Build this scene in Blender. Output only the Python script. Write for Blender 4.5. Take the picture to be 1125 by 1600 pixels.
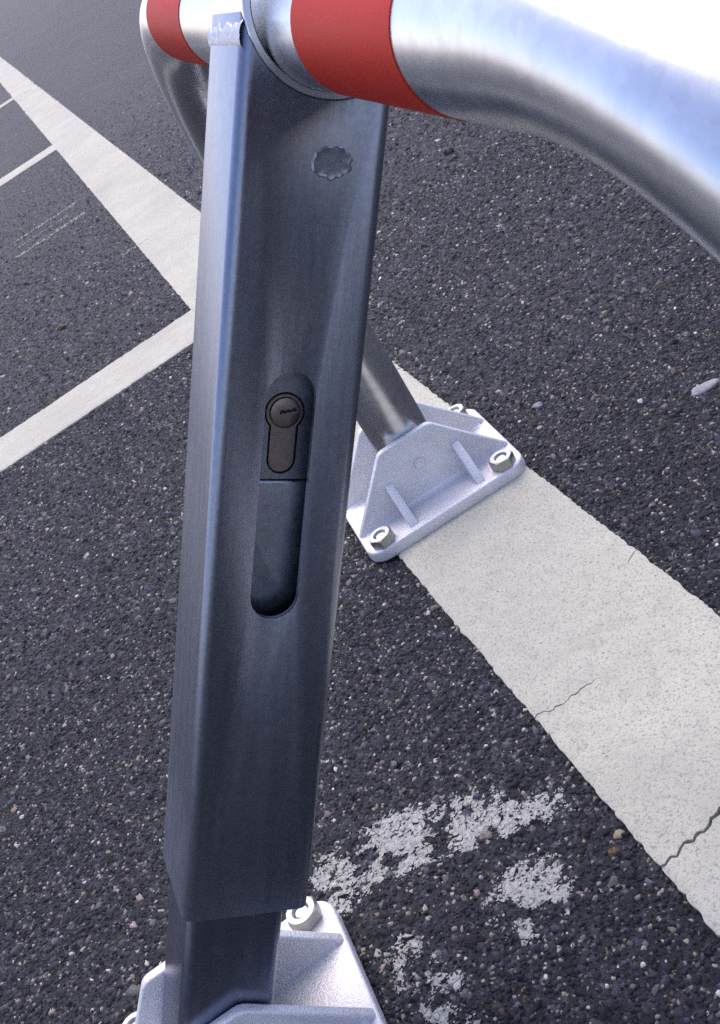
import bpy, bmesh, math
import numpy as np
from mathutils import Matrix, Vector

R_ = math.radians
scene = bpy.context.scene
for o in list(bpy.data.objects):
    bpy.data.objects.remove(o)

# ------------------------------------------------------------------ camera
CAM = Vector((0.78412, -0.14206, 0.59381))
cr = Vector((0.3057402, 0.82404392, -0.47694292))
cu = Vector((-0.36454068, 0.56407341, 0.74089897))
cw = Vector((-0.87956411, 0.0526575, -0.47285745))
cam_d = bpy.data.cameras.new('camera')
cam = bpy.data.objects.new('camera', cam_d)
scene.collection.objects.link(cam)
m = Matrix.Identity(4)
for i in range(3):
    m[i][0], m[i][1], m[i][2], m[i][3] = cr[i], cu[i], -cw[i], CAM[i]
cam.matrix_world = m
cam_d.sensor_fit = 'VERTICAL'
cam_d.sensor_height = 36.0
cam_d.lens = 1900.0 / 1600.0 * 36.0
cam_d.clip_start = 0.02
cam_d.clip_end = 1000
cam_d.dof.use_dof = True
cam_d.dof.focus_distance = 0.85
cam_d.dof.aperture_fstop = 45
scene.camera = cam
scene.cycles.use_denoising = False
scene.cycles.max_bounces = 6
scene.cycles.diffuse_bounces = 2
scene.cycles.glossy_bounces = 4

# ------------------------------------------------------------------ sky and sun
SUN_AZ = Vector((-1.0, 0.05, 0)).normalized()
SUN_EL = R_(60)
w = bpy.data.worlds.new('World')
scene.world = w
w.use_nodes = True
nt = w.node_tree
sky = nt.nodes.new('ShaderNodeTexSky')
sky.sky_type = 'NISHITA'
sky.sun_disc = False
sky.sun_elevation = SUN_EL
sky.sun_rotation = math.atan2(SUN_AZ.x, SUN_AZ.y)
sky.dust_density = 1.0
sky.ozone_density = 2.0
wb = nt.nodes.new('ShaderNodeMix')          # the photograph's violet white balance
wb.data_type = 'RGBA'; wb.blend_type = 'MULTIPLY'
wb.inputs[0].default_value = 1.0
wb.inputs[7].default_value = (1.12, 0.96, 1.02, 1)
nt.links.new(sky.outputs[0], wb.inputs[6])
nt.links.new(wb.outputs[2], nt.nodes['Background'].inputs[0])
nt.nodes['Background'].inputs[1].default_value = 0.14
sd = bpy.data.lights.new('sun', 'SUN')
sd.energy = 1.5
sd.angle = R_(58)
sd.color = (1.0, 0.94, 0.86)
sun = bpy.data.objects.new('sun', sd)
scene.collection.objects.link(sun)
sdir = SUN_AZ * math.cos(SUN_EL) + Vector((0, 0, math.sin(SUN_EL)))
sun.rotation_euler = sdir.to_track_quat('Z', 'Y').to_euler()
sun.location = sdir * 5

vs = scene.view_settings
vs.view_transform = 'Standard'
vs.look = 'None'
vs.exposure = 0.92
vs.gamma = 1.0
vs.use_curve_mapping = False

# ------------------------------------------------------------------ helpers
rng = np.random.default_rng(7)
COL = scene.collection


def mesh_obj(name, me, mat=None, parent=None, matrix=None, smooth=None):
    o = bpy.data.objects.new(name, me)
    COL.objects.link(o)
    if mat and len(me.materials) == 0:
        me.materials.append(mat)
    if smooth is not None:
        me.polygons.foreach_set('use_smooth', [True] * len(me.polygons))
        me.set_sharp_from_angle(angle=R_(smooth))
    if parent:
        o.parent = parent
    if matrix is not None:
        o.matrix_local = matrix
    return o


def bm_mesh(bm, name):
    bmesh.ops.recalc_face_normals(bm, faces=bm.faces)
    me = bpy.data.meshes.new(name)
    bm.to_mesh(me)
    bm.free()
    return me


def pydata(name, v, f):
    me = bpy.data.meshes.new(name)
    me.from_pydata([tuple(a) for a in v], [], [tuple(a) for a in f])
    me.update()
    return me


def tag(o, label=None, cat=None, group=None, kind=None):
    if label: o['label'] = label
    if cat: o['category'] = cat
    if group: o['group'] = group
    if kind: o['kind'] = kind
    return o


def prism(bm, pts, axis, a, b, bev=0.0, seg=2):
    """extrude a closed 2-D outline along axis ('x': pts=(y,z), 'z': pts=(x,y)) from a to b."""
    def P(p, t):
        return {'x': (t, p[0], p[1]), 'z': (p[0], p[1], t), 'y': (p[0], t, p[1])}[axis]
    va = [bm.verts.new(P(p, a)) for p in pts]
    vb = [bm.verts.new(P(p, b)) for p in pts]
    fs = [bm.faces.new(va[::-1]), bm.faces.new(vb)]
    n = len(pts)
    for i in range(n):
        fs.append(bm.faces.new((va[i], va[(i + 1) % n], vb[(i + 1) % n], vb[i])))
    bmesh.ops.recalc_face_normals(bm, faces=fs)
    if bev:
        es = {e for f in fs[:2] for e in f.edges}
        bmesh.ops.bevel(bm, geom=list(es), offset=bev, segments=seg, profile=0.5, affect='EDGES')


def rrect(hx, hy, r, seg=6):
    out = []
    for cx, cy, a0 in ((hx - r, hy - r, 0), (-hx + r, hy - r, 90), (-hx + r, -hy + r, 180), (hx - r, -hy + r, 270)):
        for k in range(seg + 1):
            a = R_(a0 + 90 * k / seg)
            out.append((cx + r * math.cos(a), cy + r * math.sin(a)))
    return out


def round_poly(pts, rad, seg=5):
    out = []
    n = len(pts)
    for i in range(n):
        p = Vector(pts[i]); a = Vector(pts[i - 1]); b = Vector(pts[(i + 1) % n]); r = rad[i]
        if r <= 0:
            out.append(tuple(p)); continue
        u = (a - p).normalized(); v = (b - p).normalized()
        ang = u.angle(v)
        d = r / math.tan(ang / 2)
        s, e = p + u * d, p + v * d
        c = p + (u + v).normalized() * (r / math.sin(ang / 2))
        a0 = math.atan2(*(s - c).yx); a1 = math.atan2(*(e - c).yx)
        da = (a1 - a0 + math.pi) % (2 * math.pi) - math.pi
        for k in range(seg + 1):
            t = a0 + da * k / seg
            out.append((c.x + r * math.cos(t), c.y + r * math.sin(t)))
    return out


def boolean(me, cutters, name):
    o = bpy.data.objects.new('tmp', me); COL.objects.link(o)
    cs = []
    for c in cutters:
        co = bpy.data.objects.new('tmpc', c); COL.objects.link(co); cs.append(co)
        md = o.modifiers.new('b', 'BOOLEAN'); md.object = co; md.operation = 'DIFFERENCE'; md.solver = 'EXACT'
    dg = bpy.context.evaluated_depsgraph_get()
    out = bpy.data.meshes.new_from_object(o.evaluated_get(dg))
    out.name = name
    for x in cs + [o]:
        bpy.data.objects.remove(x)
    return out


def bevel_mesh(me, width, ang=35, seg=2):
    bm = bmesh.new(); bm.from_mesh(me)
    bmesh.ops.remove_doubles(bm, verts=bm.verts, dist=1e-6)
    es = [e for e in bm.edges if len(e.link_faces) == 2 and e.calc_face_angle(0) > R_(ang)]
    bmesh.ops.bevel(bm, geom=es, offset=width, segments=seg, profile=0.5, affect='EDGES', clamp_overlap=True)
    bm.to_mesh(me); bm.free()
    return me


def vnoise(x, y, seed=0):
    """smooth value noise on arrays, range 0..1"""
    xi = np.floor(x).astype(np.int64); yi = np.floor(y).astype(np.int64)
    fx = x - xi; fy = y - yi
    fx = fx * fx * (3 - 2 * fx); fy = fy * fy * (3 - 2 * fy)
    def h(a, b):
        n = (a * 374761393 + b * 668265263 + seed * 1442695041) & 0x7fffffff
        n = ((n ^ (n >> 13)) * 1274126177) & 0x7fffffff
        n = (n ^ (n >> 16)) & 0xffffff
        return n / 0xffffff
    return (h(xi, yi) * (1 - fx) + h(xi + 1, yi) * fx) * (1 - fy) + (h(xi, yi + 1) * (1 - fx) + h(xi + 1, yi + 1) * fx) * fy


# ------------------------------------------------------------------ materials
class NB:
    def __init__(s, name):
        s.m = bpy.data.materials.new(name); s.m.use_nodes = True
        s.t = s.m.node_tree; s.bsdf = s.t.nodes['Principled BSDF']
        s.tc = s.t.nodes.new('ShaderNodeTexCoord')

    def n(s, typ, ins=None, **kw):
        nd = s.t.nodes.new(typ)
        for k, v in kw.items(): setattr(nd, k, v)
        for k, v in (ins or {}).items():
            if isinstance(v, bpy.types.NodeSocket): s.t.links.new(v, nd.inputs[k])
            else: nd.inputs[k].default_value = v
        return nd

    def noise(s, scale, detail=3, rough=.55, vec=None, stretch=None):
        v = vec or s.tc.outputs['Object']
        if stretch:
            v = s.n('ShaderNodeMapping', {'Vector': v, 'Scale': stretch}).outputs[0]
        return s.n('ShaderNodeTexNoise', {'Vector': v, 'Scale': scale, 'Detail': detail, 'Roughness': rough}).outputs['Fac']

    def ramp(s, fac, stops):
        nd = s.n('ShaderNodeValToRGB', {'Fac': fac})
        el = nd.color_ramp.elements
        while len(el) < len(stops): el.new(.5)
        for e, (p, c) in zip(el, stops):
            e.position = p
            e.color = (c, c, c, 1) if not hasattr(c, '__len__') else (*c, 1)
        return nd.outputs['Color']

    def mix(s, fac, a, b, mode='MIX'):
        nd = s.n('ShaderNodeMix', data_type='RGBA', blend_type=mode)
        for i, v in ((0, fac), (6, a), (7, b)):
            if isinstance(v, bpy.types.NodeSocket): s.t.links.new(v, nd.inputs[i])
            else: nd.inputs[i].default_value = (*v, 1) if hasattr(v, '__len__') and len(v) == 3 else v
        return nd.outputs[2]

    def bump(s, h, dist, strength=1.0, prev=None):
        ins = {'Height': h, 'Distance': dist, 'Strength': strength}
        if prev is not None: ins['Normal'] = prev
        return s.n('ShaderNodeBump', ins).outputs[0]

    def set(s, **kw):
        names = dict(color='Base Color', rough='Roughness', metal='Metallic', normal='Normal', spec='Specular IOR Level', aniso='Anisotropic', coat='Coat Weight')
        for k, v in kw.items():
            i = s.bsdf.inputs[names[k]]
            if isinstance(v, bpy.types.NodeSocket): s.t.links.new(v, i)
            else: i.default_value = (*v, 1) if hasattr(v, '__len__') and len(v) == 3 else v
        return s.m


def mat_galv(name, lo, hi, r0, r1, scale=60, streak=(1, 1, 1), bump=.00008, speck=True, spangle=.35, run=False):
    b = NB(name)
    n1 = b.noise(scale, 4, .6, stretch=streak)
    n2 = b.noise(scale * 5, 3, .6)
    vor = b.n('ShaderNodeTexVoronoi', {'Vector': b.tc.outputs['Object'], 'Scale': scale * 6.5}).outputs['Color']
    vb = b.n('ShaderNodeSeparateColor', {'Color': vor}).outputs[0]
    f = b.mix(spangle, n1, vb)
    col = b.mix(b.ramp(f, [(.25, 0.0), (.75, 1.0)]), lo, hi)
    if speck:
        sp = b.ramp(b.noise(scale * 12, 2, .5), [(.27, 1.0), (.31, 0.0)])
        col = b.mix(sp, col, tuple(c * .35 for c in lo))
    if run:
        gz = b.ramp(b.noise(520, 3, .7), [(.35, .92), (.65, 1.09)])
        col = b.mix(1.0, col, gz, 'MULTIPLY')
        sc = b.ramp(b.noise(30, 2, .5, stretch=(30, 30, 1.2)), [(.72, 0.), (.76, .35)])
        col = b.mix(sc, col, (.42, .44, .50))
    if run:                                   # paler zinc run at the lower end of the outer face
        xyz = b.n('ShaderNodeSeparateXYZ', {'Vector': b.tc.outputs['Object']})
        wv = b.noise(40, 3, .6, stretch=(6, 1, .6))
        zz = b.n('ShaderNodeMath', {0: xyz.outputs[2], 1: b.n('ShaderNodeMath', {0: wv, 1: .09}, operation='MULTIPLY').outputs[0]}, operation='ADD').outputs[0]
        f1 = b.n('ShaderNodeMapRange', {'Value': zz, 'From Min': .222, 'From Max': .208}).outputs[0]
        f2 = b.n('ShaderNodeMapRange', {'Value': xyz.outputs[1], 'From Min': -.0350, 'From Max': -.0358}).outputs[0]
        fm_ = b.n('ShaderNodeMath', {0: f1, 1: f2}, operation='MULTIPLY').outputs[0]
        col = b.mix(b.n('ShaderNodeMath', {0: fm_, 1: .8}, operation='MULTIPLY').outputs[0], col, (.44, .45, .56))
    rr = b.n('ShaderNodeMapRange', {'Value': b.mix(.5, n1, n2), 'From Min': .3, 'From Max': .7, 'To Min': r0, 'To Max': r1}).outputs[0]
    nm = b.bump(n2, bump, .6)
    nm = b.bump(n1, bump * 4, .5, nm)
    return b.set(color=col, rough=rr, metal=1.0, normal=nm)


M = {}
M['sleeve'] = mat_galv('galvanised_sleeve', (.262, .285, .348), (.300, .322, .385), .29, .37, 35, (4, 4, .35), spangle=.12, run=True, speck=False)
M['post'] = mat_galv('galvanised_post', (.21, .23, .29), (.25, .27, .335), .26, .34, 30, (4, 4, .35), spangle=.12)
M['tube'] = mat_galv('galvanised_tube', (.62, .635, .665), (.72, .73, .755), .24, .33, 28, (1, 2, 1), bump=.00004, speck=False)
M['inner'] = mat_galv('galvanised_inner', (.29, .315, .37), (.37, .40, .46), .28, .40, 60, spangle=.1)
M['weld'] = mat_galv('weld_zinc', (.38, .38, .41), (.50, .50, .52), .28, .42, 300, bump=.0003, speck=False)
M['nut'] = mat_galv('plated_nut', (.34, .34, .31), (.44, .44, .40), .36, .5, 200, speck=False)

b = NB('cast_zinc')
n1 = b.noise(520, 3, .65); n2 = b.noise(60, 3, .5); n3 = b.noise(1300, 2, .5)
col = b.mix(b.ramp(n2, [(.3, 0.), (.7, 1.)]), (.81, .775, .765), (.94, .90, .89))
pit = b.ramp(b.noise(700, 2, .5), [(.25, 1.), (.30, 0.)])
col = b.mix(b.ramp(n3, [(.35, .45), (.6, 0.)]), col, (.50, .50, .54))
col = b.mix(b.ramp(b.noise(14, 5, .65), [(.45, 0.), (.70, .5)]), col, (.52, .515, .54))
col = b.mix(pit, col, (.28, .28, .30))
nm = b.bump(n1, .0014, .55); nm = b.bump(n3, .0004, .5, nm)
M['cast'] = b.set(color=col, rough=b.n('ShaderNodeMapRange', {'Value': n2, 'To Min': .38, 'To Max': .55}).outputs[0], metal=.42, normal=nm)

b = NB('red_tape')
nm = b.bump(b.noise(900, 2, .5), .00012, .5)
scf = b.ramp(b.noise(55, 4, .7, stretch=(1, 6, 6)), [(.62, 0.), (.70, .35)])
M['tape'] = b.set(color=b.mix(scf, b.mix(b.noise(50, 4, .6), (.46, .026, .012), (.53, .033, .018)), (.30, .022, .016)), rough=.5, normal=nm, spec=.07)

b = NB('lock_brass')
M['lock'] = b.set(color=b.mix(b.noise(400, 3, .6), (.26, .205, .18), (.38, .31, .28)), rough=.38, metal=.9, normal=b.bump(b.noise(900, 2), .0001, .5))
b = NB('lock_shadow_gap')
M['black'] = b.set(color=(.012, .012, .012), rough=.7)

# painted lines
b = NB('road_paint')
P = b.tc.outputs['Object']
big = b.noise(9, 4, .6); mid = b.noise(70, 4, .65); fine = b.noise(420, 3, .7); fine2 = b.noise(900, 2, .6)
col = b.mix(b.ramp(big, [(.3, 0.), (.7, 1.)]), (.525, .49, .385), (.605, .57, .452))
col = b.mix(b.ramp(mid, [(.30, .45), (.50, 0.)]), col, (.42, .405, .335))
col = b.mix(b.ramp(fine, [(.34, .85), (.47, 0.)]), col, (.27, .26, .21))
col = b.mix(b.ramp(fine2, [(.30, .8), (.40, 0.)]), col, (.20, .195, .16))
pits = b.ramp(b.n('ShaderNodeTexVoronoi', {'Vector': P, 'Scale': 110.0}).outputs['Distance'], [(.06, 1.), (.11, 0.)])
pmask = b.ramp(b.noise(33, 2, .5), [(.46, 0.), (.56, 1.)])
col = b.mix(b.mix(1.0, pits, pmask, 'MULTIPLY'), col, (.12, .115, .10))
stain = b.ramp(b.noise(22, 3, .6), [(.63, 0.), (.74, .55)])
col = b.mix(stain, col, (.42, .38, .28))
dirt = b.ramp(b.noise(3.5, 6, .7), [(.42, 0.), (.68, .42)])
col = b.mix(dirt, col, (.33, .315, .27))
nm = b.bump(fine, .0009, .6); nm = b.bump(mid, .0006, .2, nm); nm = b.bump(fine2, .0005, .6, nm)
M['paint'] = b.set(color=col, rough=.75, normal=nm, spec=.35)

# asphalt binder sheet: small voronoi stones that take over beyond the built ones
b = NB('asphalt')
P = b.tc.outputs['Object']
warp = b.n('ShaderNodeTexNoise', {'Vector': P, 'Scale': 120.0, 'Detail': 2.0}).outputs['Color']
Pw = b.n('ShaderNodeVectorMath', {0: P, 1: b.n('ShaderNodeVectorMath', {0: warp, 'Scale': .004}, operation='SCALE').outputs[0]}, operation='ADD').outputs[0]
v1 = b.n('ShaderNodeTexVoronoi', {'Vector': Pw, 'Scale': 210.0})
v2 = b.n('ShaderNodeTexVoronoi', {'Vector': Pw, 'Scale': 430.0})
sep = b.n('ShaderNodeSeparateColor', {'Color': v1.outputs['Color']})
sep2 = b.n('ShaderNodeSeparateColor', {'Color': v2.outputs['Color']})
big = b.noise(1.3, 5, .6)
col = b.ramp(sep.outputs[0], [(0.0, (.016, .0155, .020)), (.45, (.028, .027, .036)), (.78, (.048, .047, .060)), (.90, (.11, .106, .105)), (1.0, (.30, .285, .255))])
c2 = b.ramp(sep2.outputs[1], [(0.0, (.014, .014, .017)), (.7, (.040, .040, .048)), (1.0, (.15, .145, .14))])
col = b.mix(.4, col, c2)
col = b.mix(b.ramp(v1.outputs['Distance'], [(.35, 0.), (.75, .85)]), col, (.006, .006, .0075))
gr = b.ramp(b.noise(95, 5, .78), [(.36, .30), (.50, .9), (.64, 2.1)])
col = b.mix(1.0, col, gr, 'MULTIPLY')
gr2 = b.ramp(b.noise(27, 8, .95), [(.38, .25), (.50, .85), (.62, 2.0)])
col = b.mix(1.0, col, gr2, 'MULTIPLY')
col = b.mix(b.ramp(big, [(.35, 0.), (.7, .35)]), col, (.07, .068, .085))
hgt = b.mix(.5, v1.outputs['Distance'], v2.outputs['Distance'])
hh = b.mix(.5, b.ramp(hgt, [(.1, 1.), (.7, 0.)]), b.mix(.5, sep.outputs[1], sep2.outputs[0]))
nm = b.bump(hh, .0022, .75)
nm = b.bump(b.noise(34, 8, .92), .012, .75, nm)
nm = b.bump(b.noise(12, 4, .6), .004, .3, nm)
M['asphalt'] = b.set(color=col, rough=.70, normal=nm, spec=.5)

b = NB('asphalt_stone')
at = b.n('ShaderNodeAttribute', attribute_name='tint').outputs['Color']
nn = b.noise(700, 3, .6)
col = b.mix(b.ramp(nn, [(.3, .6), (.6, 0.)]), at, b.mix(1.0, at, (.35, .35, .37), 'MULTIPLY'))
fl_ = b.n('ShaderNodeAttribute', attribute_name='film').outputs['Fac']
up = b.n('ShaderNodeSeparateXYZ', {'Vector': b.n('ShaderNodeNewGeometry').outputs['True Normal']}).outputs[2]
upf = b.n('ShaderNodeMapRange', {'Value': up, 'From Min': .55, 'From Max': .85}).outputs[0]
nz1 = b.noise(420, 3, .6)
th_ = b.n('ShaderNodeMath', {0: fl_, 1: nz1}, operation='SUBTRACT').outputs[0]
fm_ = b.n('ShaderNodeMapRange', {'Value': th_, 'From Min': -.06, 'From Max': .14}).outputs[0]
fm_ = b.n('ShaderNodeMath', {0: fm_, 1: upf}, operation='MULTIPLY').outputs[0]
col = b.mix(fm_, col, b.mix(b.noise(260, 3, .6), (.40, .39, .36), (.60, .585, .55)))
M['stone'] = b.set(color=col, rough=.62, normal=b.bump(b.noise(900, 4, .7), .0012, .9), spec=.34)

# ------------------------------------------------------------------ ground
PX0, PX1 = -0.075, 0.075          # long line, across (y)
FAR = (-0.277, -0.0065, -0.060)
NEAR = (0.2125, -0.3523, -0.008)
HX = 0.1795                        # hoop centre along the line
RIGHT = (2 * HX + 0.277, -0.004, 0.01)

me = pydata('ground', [(-150, -150, 0), (150, -150, 0), (150, 150, 0), (-150, 150, 0)], [(0, 1, 2, 3)])
ground = tag(mesh_obj('asphalt_ground', me, M['asphalt']), 'dark asphalt of the parking area', None, None, 'structure')


def marking(name, axis, a0, a1, b0, b1, res, cracks=(), z=.0042, seed=1, jag=.0009, label=None):
    """painted strip running along axis from a0 to a1, across from b0 to b1; cracks: (a, gap, from_t, to_t, seed)"""
    nb = max(6, int(abs(b1 - b0) / res))
    cuts = sorted(c[0] for c in cracks)
    cr_ = {c[0]: c for c in cracks}
    edges = [a0] + cuts + [a1]
    V = []; F = []
    t = np.linspace(0, 1, nb + 1)
    for k in range(len(edges) - 1):
        s, e = edges[k], edges[k + 1]
        na = max(2, int((e - s) / res))
        def bound(a, side):
            if a not in cr_:
                return np.full(nb + 1, a)
            c = cr_[a]
            wob = (vnoise(t * 9 + c[4] * 13.7, np.full_like(t, c[4]), 5) - .5) * .016 + (vnoise(t * 34 + c[4], np.full_like(t, 2.), 6) - .5) * .005
            g = np.clip((t - c[2]) / .12, 0, 1) * np.clip((c[3] - t) / .12, 0, 1) if not (c[2] < 0 and c[3] > 1) else np.ones_like(t)
            g = g * c[1] * (.5 + vnoise(t * 40, t * 0 + c[4], 7))
            return a + wob + side * (g * .5 + .00002)
        A = bound(s, 1); B = bound(e, -1)
        u = np.linspace(0, 1, na + 1)
        aa = A[None, :] * (1 - u[:, None]) + B[None, :] * u[:, None]
        ac = aa
        def jagf(x, sd):
            return ((vnoise(x * 40, x * 0 + sd, 3) - .5) * .7 + (vnoise(x * 140, x * 0 + sd, 4) - .5) * 1.3 + (vnoise(x * 330, x * 0 + sd, 8) - .5) * 1.8) * jag
        lo = b0 + jagf(ac[:, 0], seed); hi = b1 + jagf(ac[:, -1], seed + 9)
        bb = lo[:, None] * (1 - t[None, :]) + hi[:, None] * t[None, :]
        zz = z + (vnoise(aa * 25, bb * 25, 11) - .5) * .0006 + (vnoise(aa * 130, bb * 130, 12) - .5) * .0003 + (vnoise(aa * 300, bb * 300, 13) - .5) * .0004
        edge = np.minimum(t, 1 - t)[None, :] * abs(b1 - b0)
        zz = zz - np.clip(1 - edge / .004, 0, 1) ** 2 * .0014
        off = len(V)
        top = np.stack([aa, bb, zz] if axis == 'x' else [bb, aa, zz], -1).reshape(-1, 3)
        W_ = nb + 1
        V += top.tolist()
        for i in range(na):
            r0 = off + i * W_
            for j in range(nb):
                F.append((r0 + j, r0 + j + 1, r0 + W_ + j + 1, r0 + W_ + j))
        # skirt down into the ground all round
        ring = [i * W_ for i in range(na + 1)] + [na * W_ + j for j in range(1, W_)] + [i * W_ + nb for i in range(na - 1, -1, -1)] + [j for j in range(nb - 1, 0, -1)]
        so = len(V)
        for r in ring:
            p = V[off + r]; V.append([p[0], p[1], -.002])
        n = len(ring)
        for i in range(n):
            F.append((off + ring[i], off + ring[(i + 1) % n], so + (i + 1) % n, so + i))
    me = pydata(name, V, F)
    bm = bmesh.new(); bm.from_mesh(me); bmesh.ops.recalc_face_normals(bm, faces=bm.faces); bm.to_mesh(me); bm.free()
    o = mesh_obj(name, me, M['paint'], smooth=50)
    return tag(o, label, None, None, 'structure')


marking('painted_line', 'x', -1.30, 0.95, PX0, PX1, .0028,
        [(0.272, .0030, -1, 2, 1.3), (0.100, .0012, -.2, .38, 4.1), (0.008, .0008, .80, 1.3, 2.2), (-0.56, .0022, -1, 2, 5.5)], seed=1,
        label='wide cracked white line running under the feet of the barrier')
marking('painted_line', 'x', -5.2, -1.302, PX0, PX1, .012, [(-1.9, .003, -.2, .3, 3.3)], seed=1, label='far stretch of the wide white line')
marking('painted_line', 'x', -60, -5.202, PX0, PX1, .03, [(-6.68, .02, .28, .72, 6.1)], seed=1, jag=.004, label='most distant stretch of the wide white line')
for xs, xe, yl, res, lb in ((-1.262, -1.104, -3.2, .006, 'nearest bay line meeting the wide white line from the left'),
                            (-4.12, -3.95, -5, .02, 'second bay line meeting the wide white line'),
                            (-6.90, -6.74, -5, .025, 'third bay line far off at the upper left'),
                            (-9.7, -9.54, -5, .04, 'fourth bay line beyond the upper left')):
    marking('bay_line', 'y', yl, PX0 + .001, xs, xe, res, seed=int(-xs * 10), jag=.0018, z=.0045, label=lb)

# ---- chippings: one frustum-shaped stone per lattice cell, in and around the camera's view of the near asphalt
f_px = 1900.0


def project(x, y, z=0.0):
    d = np.stack([x - CAM.x, y - CAM.y, np.full_like(x, z) - CAM.z], -1)
    zc = d @ np.array(cw)
    return 562.5 + f_px * (d @ np.array(cr)) / zc, 800 - f_px * (d @ np.array(cu)) / zc, zc


def in_view(x, y, margin):
    px, py, zc = project(x, y)
    return (zc > .05) & (px > -margin) & (px < 1125 + margin) & (py > -margin) & (py < 1600 + margin)


def on_line(x, y, pad=0.0):
    r = (np.abs(y) < .075 - pad)
    for a, b_ in ((-1.262, -1.104), (-4.12, -3.95), (-6.90, -6.74)):
        r |= (x > a + pad) & (x < b_ - pad) & (y < 0)
    return r


def under_foot(x, y):
    r = np.zeros_like(x, bool)
    for fx, fy, th in (FAR, NEAR, RIGHT):
        dx, dy = x - fx, y - fy
        lx = dx * math.cos(th) + dy * math.sin(th); ly = -dx * math.sin(th) + dy * math.cos(th)
        r |= (np.abs(lx) < .0765) & (np.abs(ly) < .083)
    return r


def patch_amount(x, y):
    """old worn paint: strength of cover 0..1"""
    n = vnoise(x * 60, y * 60, 21) * .6 + vnoise(x * 170, y * 170, 22) * .4
    xc = .120 + np.clip(y + .20, 0, 1) * .55
    p1 = np.clip(1 - np.abs((x - xc) / .040) ** 2, 0, 1) * np.clip((.158 + np.clip(y + .2, 0, 1) * .45 - x) / .006, 0, 1) * np.clip((y + .295) / .03, 0, 1) * np.clip((-.06 - y) / .10, 0, 1)
    p2 = np.clip(1 - ((x - .232) / .042) ** 2 - ((y + .150) / .045) ** 2, 0, 1) * .95
    p3 = np.clip(1 - ((x - .255) / .075) ** 2 - ((y + .232) / .028) ** 2, 0, 1) * 1.15
    return np.clip(np.maximum(np.maximum(p1 * 1.2, p2), p3) * np.clip((n - .22) * 3.0, 0.05, 1.2), 0, 1)


def lattice(x0, x1, y0, y1, g, margin):
    xs = np.arange(x0, x1, g); ys = np.arange(y0, y1, g * .92)
    X, Y = np.meshgrid(xs, ys, indexing='ij')
    X = X + (np.arange(len(ys)) % 2)[None, :] * g * .5
    X = X.ravel() + rng.uniform(-.45, .45, X.size) * g; Y = Y.ravel() + rng.uniform(-.45, .45, Y.size) * g
    k = in_view(X, Y, margin) & ~on_line(X, Y, .0005) & ~under_foot(X, Y)
    return X[k], Y[k]


XA, YA = lattice(-.35, .55, -.80, .75, .0030, 90)
XB, YB = lattice(-1.1, -.35, -1.2, 1.2, .0043, 50)
XC, YC = lattice(-4.6, -1.1, -2.4, 2.4, .0072, 15)
kc = rng.uniform(0, 1, len(XC)) < np.clip((XC + 4.6) / 3.2, 0, 1) ** 1.3
XC, YC = XC[kc], YC[kc]
SX = np.concatenate([XA, XB, XC]); SY = np.concatenate([YA, YB, YC])
nA, nB, N = len(XA), len(XB), len(XA) + len(XB) + len(XC)
rad = np.concatenate([rng.lognormal(math.log(.00155), .42, nA), rng.lognormal(math.log(.0021), .40, nB), rng.lognormal(math.log(.0031), .38, N - nA - nB)])
rad = np.clip(rad, .0008, .0056)
print('stones', N)
K = 6
ang = (np.arange(K)[None, :] + rng.uniform(-.35, .35, (N, K))) * (2 * math.pi / K) + rng.uniform(0, 6.28, (N, 1))
rr = rad[:, None] * rng.uniform(.58, 1.32, (N, K))
asp = rng.uniform(.65, 1.0, (N, 1)); th = rng.uniform(0, math.pi, (N, 1))
ex, ey = np.cos(ang) * rr, np.sin(ang) * rr * asp
bx = ex * np.cos(th) - ey * np.sin(th); by = ex * np.sin(th) + ey * np.cos(th)
ht = rng.uniform(-.0004, .0008, N) + rad * rng.uniform(.0, .30, N)
ht = np.minimum(ht, .0024)
ht[nA + nB:] *= .85 * np.clip((SX[nA + nB:] + 5.0) / 3.0, .25, 1)
tilt = rng.normal(0, .30, (N, 2))
shr = rng.uniform(.58, 1.06, (N, K))
V = np.empty((N, 2 * K, 3), np.float32)
V[:, :K, 0] = SX[:, None] + bx * 1.15; V[:, :K, 1] = SY[:, None] + by * 1.15; V[:, :K, 2] = -.0008
V[:, K:, 0] = SX[:, None] + bx * shr; V[:, K:, 1] = SY[:, None] + by * shr
V[:, K:, 2] = ht[:, None] + bx * shr * tilt[:, :1] + by * shr * tilt[:, 1:] + rng.normal(0, .00012, (N, K))
base = np.arange(N)[:, None] * (2 * K)
loops = []
side = np.stack([np.stack([np.full(N, j), np.full(N, (j + 1) % K), np.full(N, K + (j + 1) % K), np.full(N, K + j)], -1) for j in range(K)], 1)
side = (side + base[:, :, None]).reshape(N, -1)
topf = np.arange(K, 2 * K)[None, :] + base
L_ = np.concatenate([side, topf], 1)
me = bpy.data.meshes.new('chippings')
me.vertices.add(N * 2 * K); me.vertices.foreach_set('co', V.ravel())
me.loops.add(L_.size); me.loops.foreach_set('vertex_index', L_.ravel().astype(np.int32))
me.polygons.add(N * (K + 1))
sizes = np.tile(np.array([4] * K + [K]), N); starts = np.concatenate([[0], np.cumsum(sizes)[:-1]])
me.polygons.foreach_set('loop_start', starts.astype(np.int32))
me.update(calc_edges=True)
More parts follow.
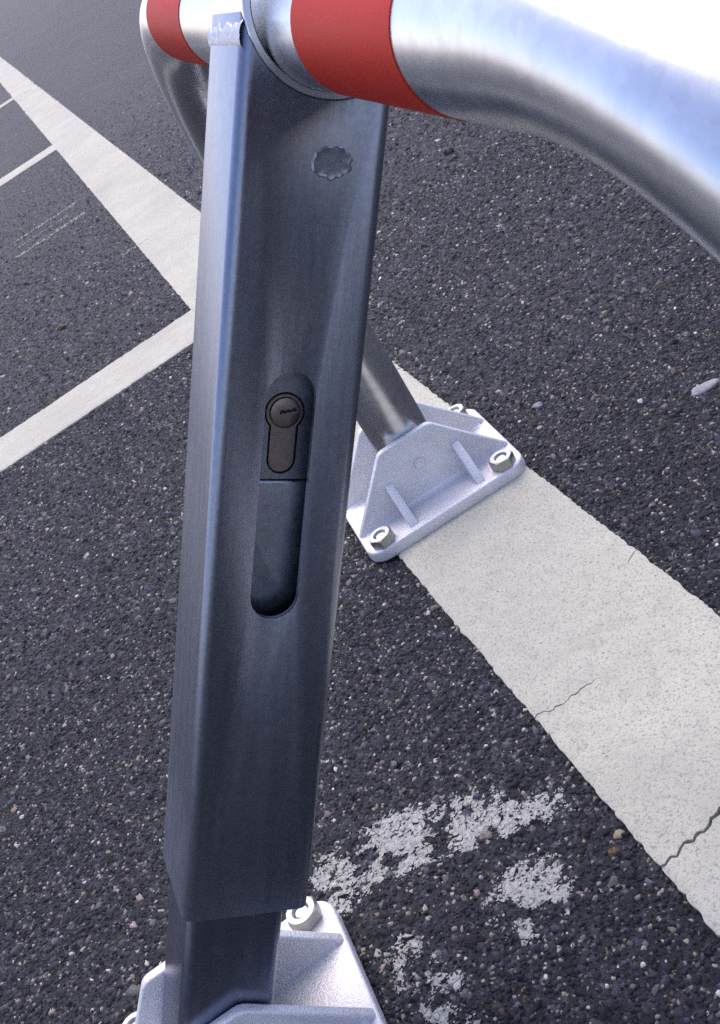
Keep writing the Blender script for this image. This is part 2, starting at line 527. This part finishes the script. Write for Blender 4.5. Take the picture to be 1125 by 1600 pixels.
# stone colours
pal = np.array([(.020, .020, .024), (.034, .034, .040), (.054, .054, .062), (.095, .095, .105), (.15, .15, .155), (.22, .20, .165), (.33, .315, .28), (.50, .48, .45), (.22, .14, .09), (.115, .125, .16)])
pr = np.array([.30, .24, .13, .09, .075, .065, .045, .012, .010, .034]); pr /= pr.sum()
ci = rng.choice(len(pal), N, p=pr)
bigp = (rad > .0024) & (ci >= 5) & (rng.uniform(0, 1, N) < .85)      # pale stones are mostly the small ones
ci[bigp] = rng.integers(0, 4, bigp.sum())
blot = .72 + .56 * (vnoise(SX * 7, SY * 7, 51) * .6 + vnoise(SX * 26, SY * 26, 52) * .4)
tint = pal[ci] * rng.uniform(.75, 1.25, (N, 1)) * np.where(((ci >= 4) & (ci < 9))[:, None], np.array([[.66, .625, .60]]), np.array([[.60, .59, .73]])) * np.where((ci >= 5) & (ci < 8), 2.2, np.where(ci == 4, 1.5, 1.0))[:, None] * blot[:, None] * np.stack([rng.normal(1, .07, N), rng.normal(1, .05, N), rng.normal(1, .09, N)], -1)
tc = np.ones((N, 2 * K, 4), np.float32); tc[:, :, :3] = tint[:, None, :]
att = me.attributes.new('tint', 'FLOAT_COLOR', 'POINT')
att.data.foreach_set('color', tc.ravel())
VX = (SX[:, None] + np.concatenate([bx * 1.15, bx * shr], 1)).ravel(); VY = (SY[:, None] + np.concatenate([by * 1.15, by * shr], 1)).ravel()
film = patch_amount(VX, VY) * np.repeat(rng.uniform(.6, 1.35, N), 2 * K)
att = me.attributes.new('film', 'FLOAT', 'POINT')
att.data.foreach_set('value', film.astype(np.float32))
chip = mesh_obj('asphalt_chippings', me, M['stone'])
tag(chip, 'small dark and pale stone chippings in the near asphalt', 'chippings', None, 'stuff')

# flakes of old white paint left on the chippings
fl = []
for xc, y0, y1, wd, cnt in ((-2.59, -.345, -.125, .012, 260), (-2.80, -.34, -.13, .008, 140), (-2.70, -.33, -.17, .006, 70), (-1.915, -.115, -.078, .012, 90), (-5.1, -.6, -.15, .02, 160)):
    s = 1 if xc > -2 else 1.6
    fl.append(np.stack([xc + rng.normal(0, wd * .8, cnt), rng.uniform(y0, y1, cnt), rng.uniform(.0008, .0018, cnt) * s], -1))
fl = np.concatenate(fl); n = len(fl)
K2 = 5
an = (np.arange(K2)[None, :] + rng.uniform(-.4, .4, (n, K2))) * (2 * math.pi / K2)
r2 = fl[:, 2:3] * rng.uniform(.5, 1.4, (n, K2))
V = np.zeros((n, K2, 3)); V[:, :, 0] = fl[:, 0:1] + np.cos(an) * r2; V[:, :, 1] = fl[:, 1:2] + np.sin(an) * r2
zf = np.where(fl[:, 0:1] > -1.75, rng.uniform(.0004, .0017, (n, 1)), .0012)
V[:, :, 2] = zf + rng.normal(0, .00018, (n, K2))
Vb = V.copy(); Vb[:, :, 2] -= .0010; Vb[:, :, :2] = (Vb[:, :, :2] - fl[:, None, :2]) * 1.1 + fl[:, None, :2]
VV = np.concatenate([V, Vb], 1).reshape(-1, 3)
F = []
for i in range(n):
    o = i * 2 * K2
    F.append(tuple(range(o, o + K2)))
    for j in range(K2):
        F.append((o + j, o + K2 + j, o + K2 + (j + 1) % K2, o + (j + 1) % K2))
me = pydata('scuffs', VV, F)
tag(mesh_obj('paint_scuff', me, M['paint']), 'thin pale scuff lines on the asphalt left of the wide line', 'scuff marks', None, 'stuff')
VV = []; F = []
g = .0008                                        # thin broken film lying in the hollows, the stones stand through it
gx = np.arange(.07, .36, g); gy = np.arange(-.30, -.06, g)
GX, GY = np.meshgrid(gx, gy, indexing='ij')
GX = GX + rng.uniform(-.38, .38, GX.shape) * g; GY = GY + rng.uniform(-.38, .38, GY.shape) * g
GZ = -.0001 + vnoise(GX * 150, GY * 150, 61) * .0006 + vnoise(GX * 420, GY * 420, 62) * .0006
cov = np.minimum(patch_amount(GX, GY), .85) * .92 - (.04 + vnoise(GX * 130, GY * 130, 63) * .10 + vnoise(GX * 330, GY * 330, 64) * .42 + rng.uniform(0, 1, GX.shape) * .46)
keep = (cov > 0) & ~on_line(GX, GY) & ~under_foot(GX, GY)
o0 = len(VV); ny_ = GX.shape[1]
idx = -np.ones(GX.size, int); kk = np.nonzero((keep[:-1, :-1].astype(int) + keep[1:, :-1] + keep[1:, 1:] + keep[:-1, 1:]) >= 3)
for i, j in zip(*kk):
    q = []
    for a_, b_ in ((i, j), (i + 1, j), (i + 1, j + 1), (i, j + 1)):
        t_ = a_ * ny_ + b_
        if idx[t_] < 0:
            idx[t_] = len(VV); VV.append((GX[a_, b_], GY[a_, b_], GZ[a_, b_]))
        q.append(idx[t_])
    F.append(tuple(q))
b = NB('old_paint')
M['old'] = b.set(color=b.mix(b.ramp(b.noise(330, 4, .75), [(.35, 0.), (.65, 1.)]), (.20, .195, .18), (.52, .505, .46)), rough=.8, normal=b.bump(b.noise(600, 3, .7), .001, .7), spec=.3)
me = pydata('film', VV, F)
tag(mesh_obj('worn_paint', me, M['old']), 'worn remains of old white paint on the asphalt beside the near foot', 'worn paint', None, 'stuff')


def pebble(x, y, l, wd, h, rot, colr, label, name='pebble', zb=.0):
    bm = bmesh.new()
    bmesh.ops.create_icosphere(bm, subdivisions=3, radius=1)
    sd = int(abs(x * 991 + y * 577))
    for v in bm.verts:
        c = v.co
        q = .70 + .60 * float(vnoise(np.array([c.x * 1.7 + 5]), np.array([c.y * 1.7 + c.z + 9]), sd)[0]) + .10 * float(vnoise(np.array([c.x * 5 + 5]), np.array([c.y * 5 + c.z * 4 + 9]), sd + 1)[0])
        v.co = Vector((c.x * l * q, c.y * wd * q, math.copysign(abs(c.z) ** .7, c.z) * h * q))
    me = bm_mesh(bm, name)
    nb = NB('stone_' + name)
    ncol = nb.mix(nb.ramp(nb.noise(180, 4, .65), [(.35, 0.), (.65, 1.)]), tuple(c * .72 for c in colr), tuple(min(1, c * 1.15) for c in colr))
    mat = nb.set(color=ncol, rough=.7, normal=nb.bump(nb.noise(300, 4, .65), .002, .7))
    o = mesh_obj(name, me, mat, matrix=Matrix.Translation((x, y, zb)) @ Matrix.Rotation(rot, 4, 'Z'), smooth=60)
    return tag(o, label, 'stone', 'single larger stones in the asphalt')


pebble(-.141, .242, .0125, .0075, .0030, 1.45, (.29, .28, .29), 'largest pale grey stone in the asphalt at the right edge')
pebble(-.185, .196, .0036, .0026, .0026, .4, (.48, .48, .48), 'small bright white stone left of the largest pale grey stone')
pebble(-.292, .133, .0060, .0042, .0028, 1.2, (.24, .24, .28), 'pale bluish stone in the asphalt right of the far foot')
pebble(-1.669, -.297, .011, .006, .006, .9, (.13, .10, .06), 'dark brown chip lying on the asphalt left of the post', 'stone_chip', .003)
pebble(-1.198, .432, .010, .006, .006, .5, (.07, .06, .05), 'dark chip lying on the asphalt behind the hoop', 'stone_chip', .003)
pebble(.165, -.152, .0045, .0033, .0028, 1.0, (.24, .19, .16), 'small tan stone beside the worn white paint')

# ------------------------------------------------------------------ the barrier
barrier = bpy.data.objects.new('folding_parking_barrier', None)
COL.objects.link(barrier)
barrier.location = (HX, -.10, 0)
barrier.empty_display_size = .1
tag(barrier, 'galvanised folding parking barrier, hoop with red bands, square lockable strut, bolted cast feet', 'barrier')
ROOT = Matrix.Translation(barrier.location)
RI = ROOT.inverted()
bpy.context.view_layer.update()

# ---- hoop
TR = .0292
HY, HH, BR = -.0045, .509, .175
xl, xr = FAR[0], RIGHT[0]
path = []
for z in np.linspace(.020, HH - BR, 10)[:-1]: path.append((xl, HY, z))
for a in np.linspace(0, 90, 25): path.append((xl + BR - BR * math.cos(R_(a)), HY, HH - BR + BR * math.sin(R_(a))))
for x in np.linspace(xl + BR, xr - BR, 14)[1:-1]: path.append((x, HY, HH))
for a in np.linspace(90, 0, 25): path.append((xr - BR + BR * math.cos(R_(a)), HY, HH - BR + BR * math.sin(R_(a))))
for z in np.linspace(HH - BR, .020, 10)[1:]: path.append((xr, HY, z))


def sweep(path, r, seg=64, name='tube', thick=0.0):
    pts = [Vector(p) for p in path]
    V = []; F = []
    side = Vector((0, 1, 0))
    for i, p in enumerate(pts):
        t = (pts[min(i + 1, len(pts) - 1)] - pts[max(i - 1, 0)]).normalized()
        u = side.cross(t).normalized()
        for k in range(seg):
            a = 2 * math.pi * k / seg
            V.append(p + (side * math.cos(a) + u * math.sin(a)) * r)
    for i in range(len(pts) - 1):
        for k in range(seg):
            F.append((i * seg + k, i * seg + (k + 1) % seg, (i + 1) * seg + (k + 1) % seg, (i + 1) * seg + k))
    if thick:
        # rim rings back to the carrier surface
        for i in (0, len(pts) - 1):
            o = len(V)
            for k in range(seg):
                V.append(pts[i] + (V[i * seg + k] - pts[i]).normalized() * (r - thick))
            for k in range(seg):
                F.append((i * seg + k, i * seg + (k + 1) % seg, o + (k + 1) % seg, o + k))
    else:
        F.append(tuple(range(seg))); F.append(tuple(range((len(pts) - 1) * seg, len(pts) * seg)))
    me = pydata(name, V, F)
    bm = bmesh.new(); bm.from_mesh(me)
    return bm_mesh(bm, name)


hoop = mesh_obj('hoop_tube', sweep(path, TR), M['tube'], barrier, RI, 40)
for x0, x1 in ((-.093, .030), (.283, .402)):
    pp = [(x, HY, HH) for x in np.linspace(x0, x1, 6)]
    mesh_obj('red_band', sweep(pp, TR + .0004, thick=.0006), M['tape'], hoop, Matrix.Identity(4), 40)

# ---- strut: local x = along the line, y = towards the hoop side, z = up the strut
B0 = Vector((0.21516, -0.35235, 0.045))
D = Vector((-0.02714013, 0.59756838, 0.8013585)).normalized()
E1 = Vector((0.99957811, 0.02451952, 0.0155693)); E1 = (E1 - D * E1.dot(D)).normalized()
E2 = E1.cross(D)
SM = Matrix.Identity(4)
for i in range(3):
    SM[i][0], SM[i][1], SM[i][2], SM[i][3] = E1[i], -E2[i], D[i], B0[i]
SA, SB = .0678, .0725
CS, CE = .5868, .004          # collar centre along strut, and local y

bm = bmesh.new()
prism(bm, rrect(SA / 2, SB / 2, .0062, 8), 'z', .109, .580)
outer = bm_mesh(bm, 'o')
bm = bmesh.new(); prism(bm, rrect(SA / 2 - .0035, SB / 2 - .0035, .0035, 5), 'z', .05, .62); inner = bm_mesh(bm, 'i')
stad = []
for k in range(13): a = R_(180 * k / 12); stad.append((.0125 * math.cos(a), .4211 - .0125 + .0125 * math.sin(a)))
for k in range(13): a = R_(180 + 180 * k / 12); stad.append((.0125 * math.cos(a), .2917 + .0125 + .0125 * math.sin(a)))
bm = bmesh.new(); prism(bm, stad, 'x', .0285, .05); slot = bm_mesh(bm, 's')
circ = [(CE + .0412 * math.cos(2 * math.pi * k / 72), CS + .0412 * math.sin(2 * math.pi * k / 72)) for k in range(72)]
bm = bmesh.new(); prism(bm, circ, 'x', -.06, .06); fish = bm_mesh(bm, 'f')
sl = boolean(outer, [inner, slot, fish], 'sleeve')
bevel_mesh(sl, .0007, 50, 2)
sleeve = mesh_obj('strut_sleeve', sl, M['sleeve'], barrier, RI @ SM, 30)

# collar: short pipe round the hoop
bm = bmesh.new()
ro, ri, hw, sg = .0410, .0372, SA / 2 - .0004, 72
rings = [(hw - .0006, ro), (hw, ro - .0006), (hw, ri + .0006), (hw - .0006, ri), (-hw + .0006, ri), (-hw, ri + .0006), (-hw, ro - .0006), (-hw + .0006, ro)]
vv = [[bm.verts.new((x, CE + r * math.cos(2 * math.pi * k / sg), CS + r * math.sin(2 * math.pi * k / sg))) for k in range(sg)] for x, r in rings]
for i in range(len(rings)):
    for k in range(sg):
        bm.faces.new((vv[i][k], vv[i][(k + 1) % sg], vv[(i + 1) % len(rings)][(k + 1) % sg], vv[(i + 1) % len(rings)][k]))
mesh_obj('collar', bm_mesh(bm, 'collar'), M['tube'], sleeve, Matrix.Identity(4), 30)

# weld bead where the outer face of the sleeve meets the collar
def bead(y0, z0, ny, nz, half, wd, hgt, seed):
    nx, nv = 90, 14
    V = []; F = []
    for i in range(nx + 1):
        x = -half + 2 * half * i / nx
        n1 = float(vnoise(np.array([x * 260.]), np.array([seed * 1.]), 31)[0]); n2 = float(vnoise(np.array([x * 900.]), np.array([seed * 1.]), 32)[0])
        for j in range(nv + 1):
            t = -1 + 2 * j / nv
            n3 = float(vnoise(np.array([x * 700.]), np.array([t * 5 + seed]), 33)[0])
            s = t * wd * (1 + .35 * (n1 - .5) + .25 * (n2 - .5))
            h = hgt * max(0, 1 - t * t) ** .7 * (.7 + .3 * n1 + .3 * n3) - .0004
            V.append((x, y0 + ny * h, z0 + s + (n1 - .5) * .002 + nz * h))
    for i in range(nx):
        for j in range(nv):
            a = i * (nv + 1) + j
            F.append((a, a + 1, a + nv + 2, a + nv + 1))
    return pydata('bead', V, F)


mesh_obj('weld_bead', bead(-SB / 2, .5685, -1, .2, SA / 2 - .001, .0048, .0011, 3), M['weld'], sleeve, Matrix.Identity(4), 60)
mesh_obj('weld_bead', bead(SB / 2, .556, 1, .2, SA / 2 - .001, .004, .002, 8), M['weld'], sleeve, Matrix.Identity(4), 60)

# flattened plug weld on the front face
bm = bmesh.new()
cy_, cz_ = .0095, .5192
prof = [(0.0, .0003), (.55, .0003), (.82, .0003), (.90, .0007), (.96, .0009), (1.03, .0005), (1.08, -.0002)]
sg = 64
rows = []
for q, h in prof:
    row = []
    for k in range(sg):
        a = 2 * math.pi * k / sg
        nz_ = float(vnoise(np.array([math.cos(a) * 3 + 9]), np.array([math.sin(a) * 3 + 9]), 41)[0]); n4 = float(vnoise(np.array([k * .45]), np.array([q * 3]), 42)[0])
        rr_ = q * (.90 + .22 * (nz_ - .3)) * (1 + .10 * (n4 - .5) * (q > .8))
        row.append(bm.verts.new((SA / 2 + h * .32 * (.35 + 1.3 * n4 * (q > .8) + .6 * (q <= .8)), cy_ + .0098 * rr_ * math.cos(a), cz_ + .0078 * rr_ * math.sin(a))))
    rows.append(row)
for i in range(1, len(prof) - 1):
    for k in range(sg):
        bm.faces.new((rows[i][k], rows[i][(k + 1) % sg], rows[i + 1][(k + 1) % sg], rows[i + 1][k]))
bm.faces.new(rows[1])
for v in rows[0]: bm.verts.remove(v)
mesh_obj('plug_weld', bm_mesh(bm, 'plug'), M['inner'], sleeve, Matrix.Identity(4), 14)

# lock housing, cylinder, plug
def euro(r, hw_, z0, zb, yc, n=28):
    a0 = math.asin(hw_ / r)
    pts = []
    for k in range(n + 1):
        a = -math.pi / 2 + a0 + (2 * math.pi - 2 * a0) * k / n
        pts.append((yc + r * math.cos(a), z0 + r * math.sin(a)))
    for k in range(11):
        a = math.pi + math.pi * k / 10
        pts.append((yc + hw_ * math.cos(a), zb + hw_ + hw_ * math.sin(a)))
    return pts


LX, LY, LZ = .0180, .0020, .3971      # LX: depth of the recessed lock face
bm = bmesh.new(); prism(bm, rrect(.0285, .0386, .003, 3), 'x', -.02, LX); hb = bm_mesh(bm, 'h')
hb.transform(Matrix.Translation((0, 0, .4008)))
bm = bmesh.new(); prism(bm, euro(.0104, .0076, LZ, .3648, LY), 'x', LX - .008, .05); cut = bm_mesh(bm, 'c')
hb = boolean(hb, [cut], 'housing')
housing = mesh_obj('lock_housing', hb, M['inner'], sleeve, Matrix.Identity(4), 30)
bm = bmesh.new(); prism(bm, euro(.0096, .0067, LZ, .3659, LY - .0002), 'x', LX - .016, LX + .0004, .0003, 1); lb = bm_mesh(bm, 'l')
bm = bmesh.new(); prism(bm, [(LY + .0082 * math.cos(2 * math.pi * k / 40), LZ + .0082 * math.sin(2 * math.pi * k / 40)) for k in range(40)], 'x', LX - .002, .05); cut = bm_mesh(bm, 'c')
lock = mesh_obj('lock_cylinder', boolean(lb, [cut], 'lock'), M['lock'], sleeve, Matrix.Identity(4), 30)
bm = bmesh.new(); prism(bm, [(LY + .0074 * math.cos(2 * math.pi * k / 40), LZ + .0074 * math.sin(2 * math.pi * k / 40)) for k in range(40)], 'x', LX - .004, LX + .0007, .0003, 2); pl = bm_mesh(bm, 'p')
zig = [(-.0028, .0008), (-.0012, .0014), (.0002, .0006), (.0014, .0016), (.003, .0008), (.0042, .0019), (.0056, .0013), (.0064, .0004), (.0052, -.0004), (.004, .0002), (.0026, -.0008), (.0012, .0), (.0002, -.0011), (-.0012, -.0004), (-.0026, -.0014)]
bm = bmesh.new(); prism(bm, [(LY + y, LZ + z + .0002 + y * .12) for y, z in zig], 'x', LX - .0008, .05); cut = bm_mesh(bm, 'c')
mesh_obj('key_plug', boolean(pl, [cut], 'plug'), M['lock'], sleeve, Matrix.Identity(4), 30)
bm = bmesh.new(); prism(bm, [(LY + y * 1.02, LZ + z * 1.02 + .0002 + y * .12) for y, z in zig], 'x', LX - .0012, LX - .0004); mesh_obj('keyway', bm_mesh(bm, 'kw'), M['black'], sleeve, Matrix.Identity(4))

# latch block that slides below the lock
bm = bmesh.new(); prism(bm, rrect(.0285, .048, .004, 4), 'x', -.015, LX + .0012, .0016, 3); lt = bm_mesh(bm, 'latch')
lt.transform(Matrix.Translation((0, 0, .3618 - .048)))
mesh_obj('latch_block', lt, M['inner'], sleeve, Matrix.Identity(4), 30)

# inner post
bm = bmesh.new()
pts = [(x, y - .004) for x, y in rrect(.0277, .0285, .0060, 8)]
prism(bm, pts, 'z', -.026, .270, .0016, 3)
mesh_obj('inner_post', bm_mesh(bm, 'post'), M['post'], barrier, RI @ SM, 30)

# ---- feet
PT, CH, CO, CT = .0128, .0790, .0378, .0080
HXP, HYP = .0803, .0872


def foot_mesh():
    bm = bmesh.new()
    prism(bm, rrect(HXP, HYP, .019, 8), 'z', 0, PT, .0022, 3)
    prof = round_poly([(-.0862, PT - .003), (.0862, PT - .003), (.0850, PT + .001), (.0280, CH), (-.0280, CH), (-.0850, PT + .001)], [0, 0, .0, .011, .011, .0])
    for s in (1, -1):
        a, b2 = s * (CO - CT), s * CO
        prism(bm, prof, 'x', min(a, b2), max(a, b2), .0016, 3)
        # ribs
        for yc in (-.0352, .0402):
            w2 = .0043
            vv = []
            z1 = .0475
            for y in (yc - w2, yc + w2):
                vv.append([bm.verts.new(c) for c in ((s * (CO - .001), y, PT - .002), (s * .0725, y, PT - .002), (s * .0725, y, PT + .0012), (s * (CO + .0035), y, z1), (s * (CO - .001), y, z1))])
            fs = [bm.faces.new(vv[0]), bm.faces.new(vv[1][::-1])]
            for i in range(5):
                fs.append(bm.faces.new((vv[0][i], vv[1][i], vv[1][(i + 1) % 5], vv[0][(i + 1) % 5])))
            bmesh.ops.recalc_face_normals(bm, faces=fs)
            es = list({e for f in fs for e in f.edges})
            bmesh.ops.bevel(bm, geom=es, offset=.0011, segments=2, profile=.5, affect='EDGES')
        # casting fillet along the foot of the cheek, outer and inner side
        for xo, dr in ((s * CO, s), (s * (CO - CT), -s)):
            r = .0045
            cs_ = [(xo - dr * .001, PT - .001)] + [(xo + dr * (r - r * math.cos(R_(t))), PT + r - r * math.sin(R_(t))) for t in (0, 22, 45, 68, 90)] + [(xo + dr * r, PT - .001)]
            prism(bm, cs_, 'y', -.0795, .0795)
    return bm_mesh(bm, 'foot')


def nut_mesh():
    bm = bmesh.new()
    S = 48; AF = .0108; H = .0105; rh = .0060
    def hexr(a, af): return af / math.cos((a + math.pi / 6) % (math.pi / 3) - math.pi / 6)
    def ring(fn, z): return [bm.verts.new((fn(2 * math.pi * k / S) * math.cos(2 * math.pi * k / S), fn(2 * math.pi * k / S) * math.sin(2 * math.pi * k / S), z)) for k in range(S)]
    cham = lambda a: min(hexr(a, AF), AF * 1.0 + .0002)
    rings = [ring(lambda a: hexr(a, AF), 0)]
    # top edge dips at the corners (turned chamfer)
    top = []
    for k in range(S):
        a = 2 * math.pi * k / S; r = hexr(a, AF)
        top.append(bm.verts.new((r * math.cos(a), r * math.sin(a), H - (r - AF) * .62 - .0001)))
    rings.append(top)
    rings.append(ring(lambda a: AF * .985, H)); rings.append(ring(lambda a: rh + .0007, H)); rings.append(ring(lambda a: rh, H - .0007))
    z = H - .0007
    for i in range(3):
        z -= .0007; rings.append(ring(lambda a: rh - .0007, z)); z -= .0007; rings.append(ring(lambda a: rh, z))
    rings.append(ring(lambda a: rh - .0006, z - .0002))
    for i in range(len(rings) - 1):
        for k in range(S):
            bm.faces.new((rings[i][k], rings[i][(k + 1) % S], rings[i + 1][(k + 1) % S], rings[i + 1][k]))
    me = bm_mesh(bm, 'nut')
    return me


FM = foot_mesh(); FM.materials.append(M['cast'])
FM.polygons.foreach_set('use_smooth', [True] * len(FM.polygons)); FM.set_sharp_from_angle(angle=R_(38))
NM = nut_mesh(); NM.materials.append(M['nut'])
NM.polygons.foreach_set('use_smooth', [True] * len(NM.polygons)); NM.set_sharp_from_angle(angle=R_(30))
bm = bmesh.new(); prism(bm, [(.0053 * math.cos(2 * math.pi * k / 24), .0053 * math.sin(2 * math.pi * k / 24)) for k in range(24)], 'z', -.01, .0086, .0007, 2)
BM_ = bm_mesh(bm, 'stud'); BM_.materials.append(M['nut'])
bm = bmesh.new(); prism(bm, [(.0052 * math.cos(2 * math.pi * k / 28), .0052 * math.sin(2 * math.pi * k / 28)) for k in range(28)], 'x', -.0412, .0412, .0010, 2)
PM = bm_mesh(bm, 'pin'); PM.materials.append(M['cast'])

for fi, (fx, fy, th) in enumerate((FAR, NEAR, RIGHT)):
    fm = Matrix.Translation((fx, fy, (.0030, .0014, .0030)[fi])) @ Matrix.Rotation(th, 4, 'Z')
    foot = bpy.data.objects.new('cast_foot', FM); COL.objects.link(foot)
    foot.parent = barrier; foot.matrix_local = RI @ fm
    foot['label'] = ['cast foot on the white line behind the post', 'cast foot of the square strut at the bottom edge', 'cast foot of the other hoop leg outside the picture'][fi]
    pin = bpy.data.objects.new('pivot_pin', PM); COL.objects.link(pin); pin.parent = foot
    pin.matrix_local = Matrix.Translation((0, .0012, .0485))
    for i, (sx, sy) in enumerate(((1, -1), (1, 1), (-1, 1), (-1, -1))):
        loc = Matrix.Translation((sx * .0672, sy * .0676, PT - .0002))
        nt_ = bpy.data.objects.new('nut', NM); COL.objects.link(nt_); nt_.parent = foot
        nt_.matrix_local = loc @ Matrix.Rotation((.25, -.15, .5, .9)[i] + fi, 4, 'Z') @ Matrix.Rotation((.05, -.03, .04, .02)[i], 4, 'X')
        st = bpy.data.objects.new('anchor_bolt', BM_); COL.objects.link(st); st.parent = foot
        st.matrix_local = loc
